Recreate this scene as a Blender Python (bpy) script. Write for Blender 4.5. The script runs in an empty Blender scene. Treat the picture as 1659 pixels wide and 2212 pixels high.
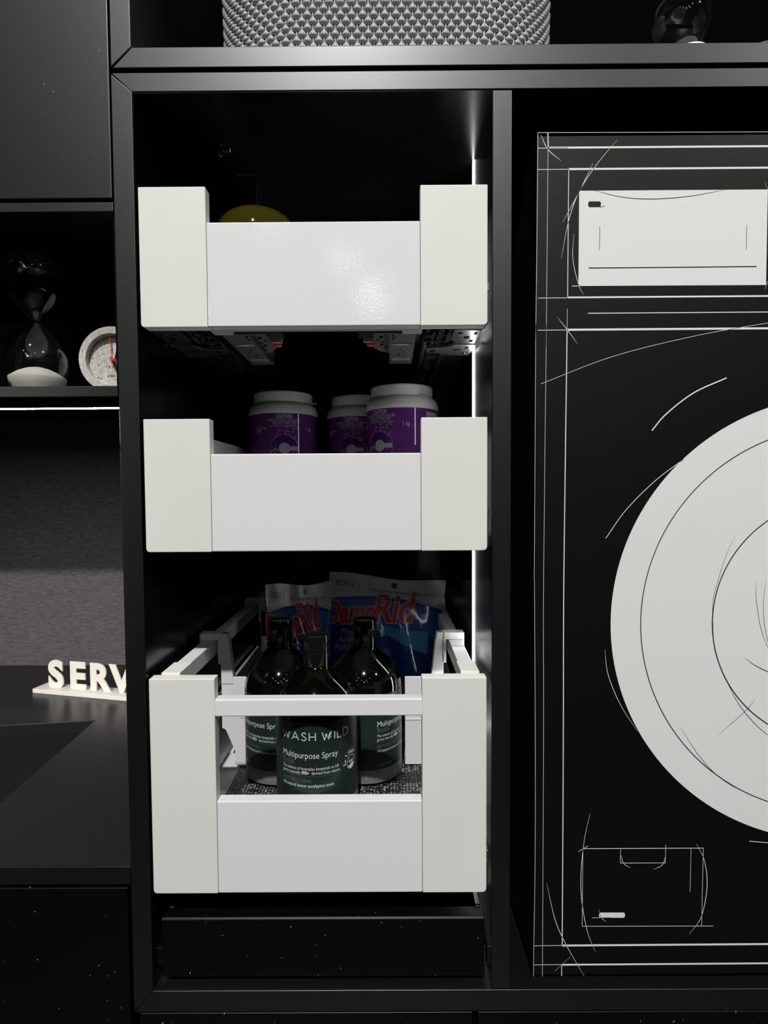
import bpy, bmesh, math, random
import numpy as np
from mathutils import Vector, Matrix, Euler
random.seed(7)
sc = bpy.context.scene
COL = sc.collection
PI = math.pi
# ------------------------------------------------------------------ camera
CW, CH, CF = 1659.0, 2212.0, 1230.0
PITCH, YAW, ROLL, CD = 0.0407, -0.0027, -0.0062, 0.59034
fwd = Vector((math.sin(YAW)*math.cos(PITCH), math.cos(YAW)*math.cos(PITCH), -math.sin(PITCH)))
rt = Vector((math.cos(YAW), -math.sin(YAW), 0)); up = rt.cross(fwd)
right = math.cos(ROLL)*rt + math.sin(ROLL)*up
upv = -math.sin(ROLL)*rt + math.cos(ROLL)*up
cam = bpy.data.cameras.new('camera'); camo = bpy.data.objects.new('camera', cam); COL.objects.link(camo)
cam.sensor_fit = 'HORIZONTAL'; cam.sensor_width = 36.0; cam.lens = CF/CW*36.0
cam.clip_start = 0.02; cam.clip_end = 50
M3 = Matrix((right, upv, -fwd)).transposed()
camo.matrix_world = Matrix.Translation((0, -CD, 0)) @ M3.to_4x4()
sc.camera = camo
# ------------------------------------------------------------------ world, lights, exposure
w = bpy.data.worlds.new('world'); sc.world = w; w.use_nodes = True
w.node_tree.nodes['Background'].inputs[0].default_value = (0.9, 0.95, 1.0, 1)
w.node_tree.nodes['Background'].inputs[1].default_value = 0.004
vs = sc.view_settings
vs.view_transform = 'Standard'; vs.look = 'None'; vs.gamma = 1.0; vs.exposure = 0.0; vs.use_curve_mapping = False
def spot(name, loc, tgt, power, radius=0.03, cone=60, col=(1, .985, .96)):   # blend keeps the beam edges soft
    l = bpy.data.lights.new(name, 'SPOT'); l.energy = power; l.shadow_soft_size = radius
    l.spot_size = math.radians(cone); l.spot_blend = 0.5; l.color = col
    o = bpy.data.objects.new(name, l); COL.objects.link(o); o.location = loc
    d = Vector(tgt) - Vector(loc); o.rotation_euler = d.to_track_quat('-Z', 'Y').to_euler()
spot('ceiling_spot_key', (-0.30, -3.3, 3.85), (0, 0, 0), 1090, 0.05, cone=45)
spot('ceiling_spot_side', (2.4, -2.0, 2.6), (0, 0, 0), 110, 0.045)
spot('ceiling_spot_far', (-0.10, -4.2, 1.60), (0, 0, 0), 5, 0.05)
spot('ceiling_spot_far_left', (-3.3, -3.0, 1.42), (.05, .1, 0), 10, 0.05, cone=18)
spot('ceiling_spot_left_bay', (-0.62, -4.0, 1.70), (-.70, 0, -.05), 720, 0.06, cone=11.5, col=(1, .97, .92))
for k_, p_ in enumerate(((-1.6, -3.4, 2.6), (-1.0, -4.4, 2.4), (.5, -4.6, 2.5), (1.2, -3.6, 2.6), (-.4, -5.2, 2.3), (.9, -5.4, 2.2))):
    spot('showroom_spot_%d' % k_, p_, (0, 0, 0), 4.5, 0.065)
# ------------------------------------------------------------------ helpers
def at(x, y, Y=0.0):
    v = ((x-CW/2)/CF)*right + (-(y-CH/2)/CF)*upv + fwd
    t = (Y+CD)/v.y
    return Vector((v.x*t, Y, v.z*t))
ORG = {}
def empty(name, loc, label=None, cat=None, group=None):
    o = bpy.data.objects.new(name, None); COL.objects.link(o); o.location = loc; o.empty_display_size = .02
    ORG[o.name] = Vector(loc); tag(o, label, cat, group); return o
def tag(o, label=None, cat=None, group=None, kind=None):
    if label: o['label'] = label
    if cat: o['category'] = cat
    if group: o['group'] = group
    if kind: o['kind'] = kind
    return o
def link(name, bm, mat, parent=None, smooth=None, origin=None):
    me = bpy.data.meshes.new(name)
    if isinstance(bm, tuple): me.from_pydata(bm[0], [], bm[1]); me.update()
    else:
        bm.normal_update(); bm.to_mesh(me); bm.free()
    for m in (mat if isinstance(mat, (list, tuple)) else [mat]): me.materials.append(m)
    if smooth is not None:
        me.shade_smooth(); me.set_sharp_from_angle(angle=math.radians(smooth))
    o = bpy.data.objects.new(name, me); COL.objects.link(o)
    if parent is not None:
        og = ORG[parent.name]; o.parent = parent; ORG[o.name] = og; me.transform(Matrix.Translation(-og))
    else:
        if origin is None: origin = Vector((0, 0, 0))
        og = Vector(origin); me.transform(Matrix.Translation(-og)); o.location = og; ORG[o.name] = og
    return o
def NB(): return bmesh.new()
def abox(bm, x0, x1, y0, y1, z0, z1, bev=0.0, seg=3):
    r = bmesh.ops.create_cube(bm, size=1.0)['verts']
    for v in r:
        v.co = Vector((x0 if v.co.x < 0 else x1, y0 if v.co.y < 0 else y1, z0 if v.co.z < 0 else z1))
    if bev > 0:
        es = list({e for v in r for e in v.link_edges})
        bmesh.ops.bevel(bm, geom=es, offset=bev, segments=seg, affect='EDGES', profile=0.5)
    return bm
def box(name, x0, x1, y0, y1, z0, z1, mat, parent=None, bev=0.0008, seg=3):
    return link(name, abox(NB(), x0, x1, y0, y1, z0, z1, bev, seg), mat, parent, smooth=None)
def aprism(bm, pts, axis, a0, a1, bev=0.0, seg=3):
    """pts 2-D; axis 'y': (x,z), 'x': (y,z), 'z': (x,y); extruded from a0 to a1"""
    def P(p, a):
        if axis == 'y': return (p[0], a, p[1])
        if axis == 'x': return (a, p[0], p[1])
        return (p[0], p[1], a)
    v0 = [bm.verts.new(P(p, a0)) for p in pts]; v1 = [bm.verts.new(P(p, a1)) for p in pts]
    n = len(pts); fs = [bm.faces.new(v0), bm.faces.new(v1[::-1])]
    for i in range(n): fs.append(bm.faces.new((v0[i], v1[i], v1[(i+1) % n], v0[(i+1) % n])))
    bmesh.ops.recalc_face_normals(bm, faces=fs)
    if bev > 0:
        es = list({e for f in fs for e in f.edges})
        bmesh.ops.bevel(bm, geom=es, offset=bev, segments=seg, affect='EDGES', profile=0.5)
    return bm
def prism(name, pts, axis, a0, a1, mat, parent=None, bev=0.0, seg=3):
    return link(name, aprism(NB(), pts, axis, a0, a1, bev, seg), mat, parent, smooth=None)
def alathe(bm, prof, c=(0, 0, 0), segs=48, tilt=None, a0=0.0, a1=2*PI):
    c = Vector(c); full = abs(a1-a0-2*PI) < 1e-6; rings = []
    n = segs if full else segs+1
    for (r, z) in prof:
        if r < 1e-6:
            p = Vector((0, 0, z)); p = tilt @ p if tilt else p
            rings.append([bm.verts.new(p+c)]); continue
        rg = []
        for i in range(n):
            a = a0+(a1-a0)*i/segs
            p = Vector((r*math.sin(a), -r*math.cos(a), z)); p = tilt @ p if tilt else p
            rg.append(bm.verts.new(p+c))
        rings.append(rg)
    fs = []
    for A, B in zip(rings[:-1], rings[1:]):
        m = segs
        for i in range(m):
            j = (i+1) % n if full else i+1
            if len(A) == 1 and len(B) == 1: continue
            if len(A) == 1: fs.append(bm.faces.new((A[0], B[j], B[i])))
            elif len(B) == 1: fs.append(bm.faces.new((A[i], A[j], B[0])))
            else: fs.append(bm.faces.new((A[i], A[j], B[j], B[i])))
    return bm
def lathe(name, prof, mat, parent, c=(0, 0, 0), segs=48, smooth=35, tilt=None, **k):
    return link(name, alathe(NB(), prof, c, segs, tilt, **k), mat, parent, smooth=smooth)
def atube(bm, pts, r, segs=8):
    pts = [Vector(p) for p in pts]; rings = []
    for i, p in enumerate(pts):
        d = (pts[min(i+1, len(pts)-1)]-pts[max(i-1, 0)]).normalized()
        a = Vector((0, 0, 1)) if abs(d.z) < .9 else Vector((1, 0, 0))
        u = d.cross(a).normalized(); v = d.cross(u)
        rings.append([bm.verts.new(p+r*(math.cos(2*PI*k/segs)*u+math.sin(2*PI*k/segs)*v)) for k in range(segs)])
    for A, B in zip(rings[:-1], rings[1:]):
        for i in range(segs): bm.faces.new((A[i], A[(i+1) % segs], B[(i+1) % segs], B[i]))
    bm.faces.new(rings[0][::-1]); bm.faces.new(rings[-1])
    return bm
def catmull(P, n=10):
    P = [Vector(p) for p in P]
    if len(P) < 3: return P
    Q = [P[0]*2-P[1]]+P+[P[-1]*2-P[-2]]; out = []
    for i in range(1, len(Q)-2):
        a, b, c, d = Q[i-1:i+3]
        for k in range(n):
            t = k/n
            out.append(.5*((2*b)+(c-a)*t+(2*a-5*b+4*c-d)*t*t+(3*b-a-3*c+d)*t**3))
    out.append(P[-1]); return out
def ribbon(bm, pts, wid, mapf, taper=False):
    """flat printed stroke along 2-D points"""
    pts = [Vector((p[0], p[1])) for p in pts]; prev = None; n = len(pts)
    for i, p in enumerate(pts):
        d = (pts[min(i+1, n-1)]-pts[max(i-1, 0)]).normalized(); q = Vector((-d.y, d.x))
        ww = wid/2*(0.25+0.75*math.sin(PI*min(1, max(0.02, i/(n-1))))) if taper else wid/2
        a, b = p+q*ww, p-q*ww
        cur = (bm.verts.new(mapf(a.x, a.y)), bm.verts.new(mapf(b.x, b.y)))
        if prev: bm.faces.new((prev[0], prev[1], cur[1], cur[0]))
        prev = cur
    return bm
def poly(bm, pts, mapf):
    f = bm.faces.new([bm.verts.new(mapf(p[0], p[1])) for p in pts]); return bm
def circle(cx, cy, r, n=48, a0=0, a1=2*PI):
    return [(cx+r*math.cos(a0+(a1-a0)*i/n), cy+r*math.sin(a0+(a1-a0)*i/n)) for i in range(n+1)]
def glyphs(s, size, align='LEFT', xs=1.0, offset=0.0, shear=0.0, extrude=0.0, bevel=0.0, res=3, space=1.0):
    cu = bpy.data.curves.new('text', 'FONT'); cu.body = s; cu.size = size; cu.align_x = align
    cu.offset = offset; cu.shear = shear; cu.extrude = extrude; cu.bevel_depth = bevel
    cu.resolution_u = res; cu.space_character = space
    o = bpy.data.objects.new('text', cu); me = bpy.data.meshes.new_from_object(o)
    V = [(v.co.x*xs, v.co.y, v.co.z) for v in me.vertices]; F = [tuple(p.vertices) for p in me.polygons]
    bpy.data.objects.remove(o); bpy.data.curves.remove(cu); bpy.data.meshes.remove(me)
    return V, F
def add_text(bm, s, size, x, y, mapf, **k):
    V, F = glyphs(s, size, **k)
    vs = [bm.verts.new(mapf(x+v[0], y+v[1])) for v in V]
    for f in F:
        try: bm.faces.new([vs[i] for i in f])
        except ValueError: pass
    return bm
# ------------------------------------------------------------------ materials
def mat(name, col, rough=.5, metal=0.0, spec=.5, coat=0.0, trans=0.0, emit=0.0, bump=None, var=None, dust=None, ior=1.45, alpha=1):
    m = bpy.data.materials.new(name); m.use_nodes = True; nt = m.node_tree; N = nt.nodes; L = nt.links
    b = N['Principled BSDF']; c4 = (*col, 1)
    b.inputs['Base Color'].default_value = c4; b.inputs['Roughness'].default_value = rough
    b.inputs['Metallic'].default_value = metal; b.inputs['Specular IOR Level'].default_value = spec
    b.inputs['Coat Weight'].default_value = coat; b.inputs['Coat Roughness'].default_value = .05
    b.inputs['Transmission Weight'].default_value = trans; b.inputs['IOR'].default_value = ior
    if emit:
        b.inputs['Emission Color'].default_value = c4; b.inputs['Emission Strength'].default_value = emit
    tc = N.new('ShaderNodeTexCoord')
    if bump:
        n = N.new('ShaderNodeTexNoise'); n.inputs['Scale'].default_value = bump[0]; n.inputs['Detail'].default_value = 3
        L.new(tc.outputs['Object'], n.inputs['Vector'])
        bp = N.new('ShaderNodeBump'); bp.inputs['Strength'].default_value = bump[1]; bp.inputs['Distance'].default_value = bump[2] if len(bump) > 2 else .001
        L.new(n.outputs['Fac'], bp.inputs['Height']); L.new(bp.outputs['Normal'], b.inputs['Normal'])
    src = None
    if var:
        n = N.new('ShaderNodeTexNoise'); n.inputs['Scale'].default_value = var[0]; n.inputs['Detail'].default_value = 5
        L.new(tc.outputs['Object'], n.inputs['Vector'])
        r = N.new('ShaderNodeValToRGB'); r.color_ramp.elements[0].position = .35; r.color_ramp.elements[1].position = .7
        r.color_ramp.elements[0].color = (*[c*(1-var[1]) for c in col], 1); r.color_ramp.elements[1].color = c4
        L.new(n.outputs['Fac'], r.inputs['Fac']); L.new(r.outputs['Color'], b.inputs['Base Color']); src = r.outputs['Color']
    if dust:
        v = N.new('ShaderNodeTexVoronoi'); v.inputs['Scale'].default_value = dust[0]
        nz = N.new('ShaderNodeTexNoise'); nz.inputs['Scale'].default_value = dust[0]*1.7
        mx = N.new('ShaderNodeMix'); mx.data_type = 'VECTOR'; mx.inputs[0].default_value = .012
        L.new(tc.outputs['Object'], mx.inputs[4]); L.new(nz.outputs['Color'], mx.inputs[5])
        L.new(tc.outputs['Object'], nz.inputs['Vector']); L.new(mx.outputs[1], v.inputs['Vector'])
        lt = N.new('ShaderNodeMath'); lt.operation = 'LESS_THAN'; lt.inputs[1].default_value = dust[1]; L.new(v.outputs['Distance'], lt.inputs[0])
        sep = N.new('ShaderNodeSeparateColor'); L.new(v.outputs['Color'], sep.inputs[0])
        gt = N.new('ShaderNodeMath'); gt.operation = 'GREATER_THAN'; gt.inputs[1].default_value = dust[2]; L.new(sep.outputs[0], gt.inputs[0])
        mu = N.new('ShaderNodeMath'); mu.operation = 'MULTIPLY'; L.new(lt.outputs[0], mu.inputs[0]); L.new(gt.outputs[0], mu.inputs[1])
        mc = N.new('ShaderNodeMix'); mc.data_type = 'RGBA'; mc.inputs[6].default_value = c4; mc.inputs[7].default_value = (.3, .3, .29, 1)
        if src: L.new(src, mc.inputs[6])
        L.new(mu.outputs[0], mc.inputs[0]); L.new(mc.outputs[2], b.inputs['Base Color'])
    return m
BLK = mat('black_laminate', (.003, .0031, .0034), .40, spec=1.0, bump=(900, .06, .0004))
BLKI = mat('black_laminate_inside', (.0025, .0025, .0027), .22, spec=.4)
BLKL = mat('black_laminate_low', (.0015, .0016, .0018), .42, spec=.25, dust=(110, .07, .62))
BLKB = mat('black_back_board', (.002, .002, .0022), .8, spec=.0)
BLKD = mat('black_laminate_dusty', (.0028, .0029, .0032), .41, spec=.75, bump=(900, .06, .0004), dust=(110, .07, .62))
WTOP = mat('black_worktop', (.008, .008, .0085), .28, spec=.5, bump=(700, .08, .0004), dust=(70, .035, .82))
WBLK = mat('white_matt_block', (.80, .80, .765), .55, spec=.3, var=(9, .03))
WPAN = mat('white_satin_panel', (.80, .805, .815), .08, spec=.4, bump=(380, .12, .0006))
WPL = mat('white_plastic', (.74, .74, .745), .45)
GAP = mat('dark_gap', (.003, .003, .003), .8, spec=.1)
STEEL = mat('dark_steel', (.33, .33, .34), .32, metal=1, bump=(160, .05, .0005))
STEELD = mat('anthracite_steel', (.12, .12, .127), .34, metal=.8)
KNURL = mat('ribbed_steel', (.50, .51, .53), .34, metal=1, bump=(1400, .5, .0006))
BPL = mat('black_plastic', (.012, .012, .013), .35)
GPL = mat('grey_plastic', (.10, .10, .105), .45)
LGPL = mat('light_grey_plastic', (.45, .45, .45), .5)
ORA = mat('orange_plastic', (.75, .13, .04), .4)
LED = mat('led_diffuser', (1, 1, 1), .5, emit=15.0)
LEDL = mat('led_diffuser_shelf', (1, .98, .95), .5, emit=190.0)
WHITE_INK = mat('white_print', (.78, .785, .77), .5, spec=.2)
BLACK_INK = mat('black_print', (.008, .008, .011), .45, spec=.3)
MOCK = mat('black_board', (.003, .0031, .0033), .44, spec=.32, bump=(1100, .2, .0004))
# ------------------------------------------------------------------ dimensions (metres; cabinet fronts lie in the plane Y = 0)
XL0, XL1 = -.2742, -.2533           # left side panel of the tall unit
XR0, XR1 = .1109, .1303             # divider
XE0, XE1 = .812, .832               # right end panel
ZT0, ZT1 = .4017, .4202
ZB0, ZB1 = -.5618, -.5383
DEP = .575
FLOOR_Z = -1.25
# ------------------------------------------------------------------ room
fl = box('floor', -2.0, 2.2, -4.5, .72, FLOOR_Z-.03, FLOOR_Z, mat('floor_tiles', (.03, .03, .03), .5), bev=0); tag(fl, kind='structure')
wb = box('wall_back', -2.0, 2.2, .715, .76, FLOOR_Z, 1.6, mat('dark_wall', (.015, .015, .016), .8), bev=0); tag(wb, kind='structure')
# ------------------------------------------------------------------ tall open cabinet (drawer bay + appliance bay)
T = empty('tall_cabinet', (0, 0, FLOOR_Z), 'matt black tall cabinet frame around the drawer bay and the washing machine bay', 'cabinet')
def mitred(name, pts, parent, m=BLK, d=DEP, y0=0.0): return prism(name, pts, 'y', y0, d, m, parent, bev=.0006)
g = .00012
mitred('side_panel', [(XL0, ZB0+.001), (XL1-g, ZB1-g), (XL1-g, ZT0+g), (XL0, ZT1-.001)], T)
mitred('top_panel', [(XL0+g, ZT1), (XL1, ZT0), (XE0, ZT0), (XE1, ZT1)], T)
mitred('bottom_panel', [(XL0+g, ZB0), (XE1, ZB0), (XE0, ZB1), (XL1, ZB1)], T)
mitred('side_panel', [(XE0+g, ZB1), (XE1, ZB0+.001), (XE1, ZT1-.001), (XE0+g, ZT0)], T)
box('divider_panel', XR0, XR1, 0.0008, DEP-.01, ZB1+.0004, ZT0-.0006, BLK, T)
box('back_panel', XL1+.0005, XE0-.0005, DEP-.012, DEP, ZB1+.0005, ZT0-.0005, BLKI, T, bev=0)
box('added_sheen_skin', XL1, XR0, .0010, DEP-.013, ZT0-.0009, ZT0-.0002, BLKI, T, bev=0)  # added skins on ceiling and walls, narrow the broad grey sheen to a streak
box('added_sheen_skin', XL1, XL1+.0004, .0012, DEP-.013, ZB1+.001, ZT0-.001, BLKI, T, bev=0)
box('added_sheen_skin', XR0-.0004, XR0, .0016, DEP-.013, ZB1+.001, ZT0-.001, BLKI, T, bev=0)
# recessed chrome fitting in the underside of the top panel
K = lathe('fitting', [(.0, -.0035), (.0045, -.0035), (.0052, -.0015), (.0058, -.0010), (.0072, -.0042), (.0088, -.0038), (.0098, .0)], mat('black_chrome', (.25, .25, .26), .15, metal=1), T, c=(-.1881, .1007, ZT0-.0009), segs=32)
K['label'] = 'small dark chrome ring fitting'
# base units under the tall cabinet
def base_front(name, x0, x1, z1, label, m=BLKL):
    e = empty(name, ((x0+x1)/2, 0, FLOOR_Z), label, 'cabinet', 'base cabinets along the floor')
    box('carcass', x0, x1, .022, DEP, FLOOR_Z, z1-.001, BLKI, e, bev=0)
    box('door', x0+.0018, x1-.0018, .001, .020, FLOOR_Z+.06, z1-.0022, m, e, bev=.0012)
    return e
base_front('base_cabinet', -.2705, .0925, ZB0, 'black base cabinet front directly below the drawer bay')
base_front('base_cabinet', .0945, .830, ZB0, 'black base cabinet front below the washing machine cutout')
# ------------------------------------------------------------------ upper shelf unit
ZU0, ZU1 = .4248, .4452
U = empty('upper_shelf_unit', (.28, 0, ZU0), 'upper open black shelf unit carrying the grey basket and glass globe', 'shelf')
prism('side_panel', [(XL0, ZU0+.001), (XL1-g, ZU1-g), (XL1-g, .95), (XL0, .95)], 'y', 0, .45, BLK, U, bev=.0009)
prism('bottom_panel', [(XL0+.0012, ZU0), (XE1, ZU0), (XE0, ZU1), (XL1+.0006, ZU1)], 'y', 0, .45, BLK, U, bev=.0009)
prism('side_panel', [(XE0+g, ZU1), (XE1, ZU0+.001), (XE1, .95), (XE0+g, .95)], 'y', 0, .45, BLK, U, bev=.0009)
box('back_panel', XL1, XE0, .438, .45, ZU1, .95, BLKB, U, bev=0)
box('spacer_strip', XL0+.006, XE1-.006, .02, .40, ZT1, ZU0, GAP, U, bev=0)
# ------------------------------------------------------------------ wall cupboard and niche on the left
C = empty('wall_cupboard', (-.6, 0, .09), 'black wall cupboard at left with closed door over an open display niche', 'cabinet')
CX0, CX1 = -.98, -.2760
box('door', CX0, CX1, 0.000, .020, .2966, .95, BLKD, C, bev=.0010)
box('carcass_box', CX0, CX1, .024, .70, .3000, .95, BLKI, C, bev=0)
box('upper_shelf', CX0, CX1+.0008, 0.000, .70, .2834, .2930, BLK, C)
box('lower_shelf', CX0, CX1+.0008, 0.000, .180, .0966, .1078, BLK, C)
box('side_panel', CX1-.002, CX1+.0008, .005, .180, .1080, .2832, BLKI, C, bev=0)
box('side_panel', CX0, CX0+.018, .005, .180, .1080, .2832, BLKI, C, bev=0)
box('back_panel', CX0, CX1, .168, .180, .1080, .2832, BLKB, C, bev=0)
box('added_matt_sheet', CX0+.001, CX1, .002, .179, .0956, .0964, BLKB, C, bev=0)  # added matt sheet, keeps the strip's glow off the shelf underside
ll = box('shelf_led_strip', CX0+.01, CX1, .0705, .0800, .0955, .0956, LEDL, None, bev=0)
tag(ll, 'glowing white horizontal light strip under the left display niche', 'light strip')
# splashback with woven cloth
def cloth_mat():
    m = bpy.data.materials.new('woven_grey_cloth'); m.use_nodes = True; nt = m.node_tree; N = nt.nodes; L = nt.links
    b = N['Principled BSDF']; b.inputs['Roughness'].default_value = .9; b.inputs['Specular IOR Level'].default_value = .1
    tc = N.new('ShaderNodeTexCoord'); outs = []
    for s in ((70, 1, 900), (900, 1, 120)):
        mp = N.new('ShaderNodeMapping'); mp.inputs['Scale'].default_value = s; L.new(tc.outputs['Object'], mp.inputs['Vector'])
        n = N.new('ShaderNodeTexNoise'); n.inputs['Scale'].default_value = 1; n.inputs['Detail'].default_value = 3
        L.new(mp.outputs[0], n.inputs['Vector']); outs.append(n.outputs['Fac'])
    mx = N.new('ShaderNodeMix'); mx.inputs[0].default_value = .3; L.new(outs[0], mx.inputs[2]); L.new(outs[1], mx.inputs[3])
    r = N.new('ShaderNodeValToRGB'); r.color_ramp.elements[0].position = .3; r.color_ramp.elements[1].position = .72
    r.color_ramp.elements[0].color = (.045, .043, .046, 1); r.color_ramp.elements[1].color = (.155, .148, .158, 1)
    L.new(mx.outputs[0], r.inputs['Fac']); L.new(r.outputs['Color'], b.inputs['Base Color'])
    bp = N.new('ShaderNodeBump'); bp.inputs['Strength'].default_value = .4; bp.inputs['Distance'].default_value = .0008
    L.new(mx.outputs[0], bp.inputs['Height']); L.new(bp.outputs['Normal'], b.inputs['Normal'])
    return m
sp = box('splashback_panel', -1.4, -.2742, .701, .7145, -.4003, .40, cloth_mat(), None, bev=0)
tag(sp, 'dark grey woven cloth splashback behind the black worktop', 'wall panel')
# worktop with a sink cut-out
SX1, SX0, SY0, SY1 = -.5035, -.98, .07, .380
HOLE = [(-.98, .07), (-.4955, .07), (-.5090, .3860), (-.98, .326)]
WZ0, WZ1 = -.4198, -.4003
KT = empty('worktop', (-.7, 0, WZ0), 'black worktop at left with a square sink opening', 'worktop')
bm = NB()
wt = [(-1.4, 0), (-.2746, 0), (-.2746, .7005), (-1.4, .7005)]; hole = HOLE
for (za, flip) in ((WZ1, 0), (WZ0, 1)):
    o_ = [bm.verts.new((*p, za)) for p in wt]; i_ = [bm.verts.new((*p, za)) for p in hole]
    for k in range(4):
        q = (o_[k], o_[(k+1) % 4], i_[(k+1) % 4], i_[k]); bm.faces.new(q if not flip else q[::-1])
    if za == WZ1: to, ti = o_, i_
    else: bo, bi = o_, i_
for k in range(4):
    j = (k+1) % 4
    bm.faces.new((bo[k], bo[j], to[j], to[k])); bm.faces.new((ti[k], ti[j], bi[j], bi[k]))
bm.edges.ensure_lookup_table()
fe = [e for e in bm.edges if all(abs(v.co.y) < 1e-6 and abs(v.co.z-WZ1) < 1e-6 for v in e.verts)]
fe += [e for e in bm.edges if all(abs(v.co.z-WZ1) < 1e-6 and v in ti for v in e.verts)]
bmesh.ops.bevel(bm, geom=fe, offset=.0010, segments=3, affect='EDGES')
link('top_slab', bm, WTOP, KT)
S = empty('sink', (-.74, .22, -.52), 'black rectangular sink basin sunk into the left worktop', 'sink')
zb = -.4900; bm = NB(); t = .004
hc_ = (sum(p[0] for p in HOLE)/4, sum(p[1] for p in HOLE)/4)
ho_ = [(p[0]+t*(1 if p[0] > hc_[0] else -1), p[1]+t*(1 if p[1] > hc_[1] else -1)) for p in HOLE]
for k in range(4):
    j = (k+1) % 4; aprism(bm, [HOLE[k], HOLE[j], ho_[j], ho_[k]], 'z', zb-t, WZ0-.0002)
aprism(bm, HOLE, 'z', zb-t, zb)
link('basin', bm, mat('black_sink', (.005, .005, .0055), .45, spec=.25), S)
lathe('drain', [(0, .001), (.018, .001), (.030, .002), (.034, 0)], STEELD, S, c=(-.74, .22, zb), segs=32)
e = empty('base_cabinet', (-.7, 0, FLOOR_Z), 'black base cabinet below the left worktop and sink', 'cabinet', 'base cabinets along the floor')
box('carcass', -1.4, -.2775, .024, .69, FLOOR_Z, -.53, BLKI, e, bev=0)
box('front_rail', -1.4, -.2762, .024, .05, -.53, -.4205, BLKI, e, bev=0)
box('door', -1.4, -.2785, .001, .021, FLOOR_Z+.06, -.4248, BLKL, e, bev=.0012)
# ------------------------------------------------------------------ letter sign
p0, p1 = Vector((-.7025, .5217, -.4003)), Vector((-.4953, .4745, -.4003))
ang = math.atan2(p1.y-p0.y, p1.x-p0.x)
CREAM = mat('cream_plastic', (.78, .74, .68), .4)
SG = empty('letter_sign', p0, 'cream letter sign reading SERV on the left worktop', 'sign')
SG.rotation_euler = (0, 0, ang)
Ls = .225
box('base_plate', p0.x, p0.x+Ls, p0.y, p0.y+.040, p0.z, p0.z+.0085, CREAM, SG, bev=.001)
xs_ = [.040, .0905, .1405, .1905]
for ch, cx in zip('SERV', xs_):
    V, F = glyphs(ch, .0745, align='CENTER', xs=1.0, offset=.0028, extrude=.0012, bevel=.0005, res=6)
    V2 = [(v[0]+p0.x+cx, -v[2]+p0.y+.018, v[1]+p0.z+.0090) for v in V]
    link('letter', (V2, F), CREAM, SG, smooth=35)
# ------------------------------------------------------------------ vertical LED in the drawer bay
vl = box('cabinet_led_strip', XR0-.0012, XR0-.0004, .1218, .1292, ZB1+.03, ZT0-.0005, LED, None, bev=.0002)
tag(vl, 'glowing white vertical light strip in the right wall of the drawer bay', 'light strip')
# ------------------------------------------------------------------ white inner drawers
DX0, DX1, BX0, BX1 = -.2497, .1056, -.1812, .0372
SIN0, SIN1 = -.2222, .0790      # inner faces of the drawer sides
LEN = .50
def drawer(label, zb, ztop, zpan, rail=None, dx=0.0):
    D = empty('inner_drawer', (-.072, 0, zb), label, 'drawer', 'white inner drawers')
    for (a, b_, sgn) in ((DX0+dx, BX0, 0), (BX1, DX1+dx, 1)):
        r = .0035
        pts = [(a, ztop), (b_, ztop), (b_, zb), (a, zb)]
        if not sgn: pts = [(a, ztop), (b_, ztop), (b_, zb), (a+r, zb), (a+.3*r, zb+.3*r), (a, zb+r)]
        else: pts = [(a, ztop), (b_, ztop), (b_, zb+r), (b_-.3*r, zb+.3*r), (b_-r, zb), (a, zb)]
        prism('corner_block', pts, 'y', 0, .0142, WBLK, D, bev=.0009)
    box('front_panel', BX0+.0003, BX1-.0003, .0002, .0145, zb+.0003, zpan, WPAN, D, bev=.0013, seg=3)
    zs = zb+.130; zf = zb+.062
    for (a, b_) in ((DX0+.001, SIN0), (SIN1, DX1-.001)):
        pts = [(.0145, zb+.03), (LEN, zb+.03), (LEN, zs-.004), (LEN-.004, zs), (.0145, zs)]
        prism('side_wall', pts, 'x', a, b_, WPL, D, bev=.0008)
    box('drawer_floor', SIN0, SIN1, .0146, LEN, zf-.010, zf, WPL, D, bev=0)
    box('back_wall', SIN0, SIN1, LEN-.012, LEN, zf, zs, WPL, D, bev=.0006)
    # metal side catches seen in the gap beside the blocks
    for (a, b_) in ((DX0-.0016, DX0-.0002), (DX1+.0002, DX1+.0022)):
        box('side_catch', a, b_, .004, .03, zb+.004, zb+.034, STEELD, D, bev=.0003)
        box('side_catch', a, b_, .003, .012, zb+.036, zb+.044, STEEL, D, bev=.0004)
    if rail:
        box('front_rail', BX0-.0003, BX1+.0005, .0005, .0150, rail[0], rail[1], WPAN, D, bev=.0016, seg=3)
    return D
D1 = drawer('white inner drawer, topmost of three, above the purple tubs', .1668, .3078, .2722)
D2 = drawer('middle white inner drawer holding the purple tubs', -.0648, .0733, .0370)
D3 = drawer('deep white inner drawer with railing holding dark spray bottles, lowest of three', -.4307, -.1985, -.3303, rail=(-.2393, -.2208), dx=-.0005)
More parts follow.
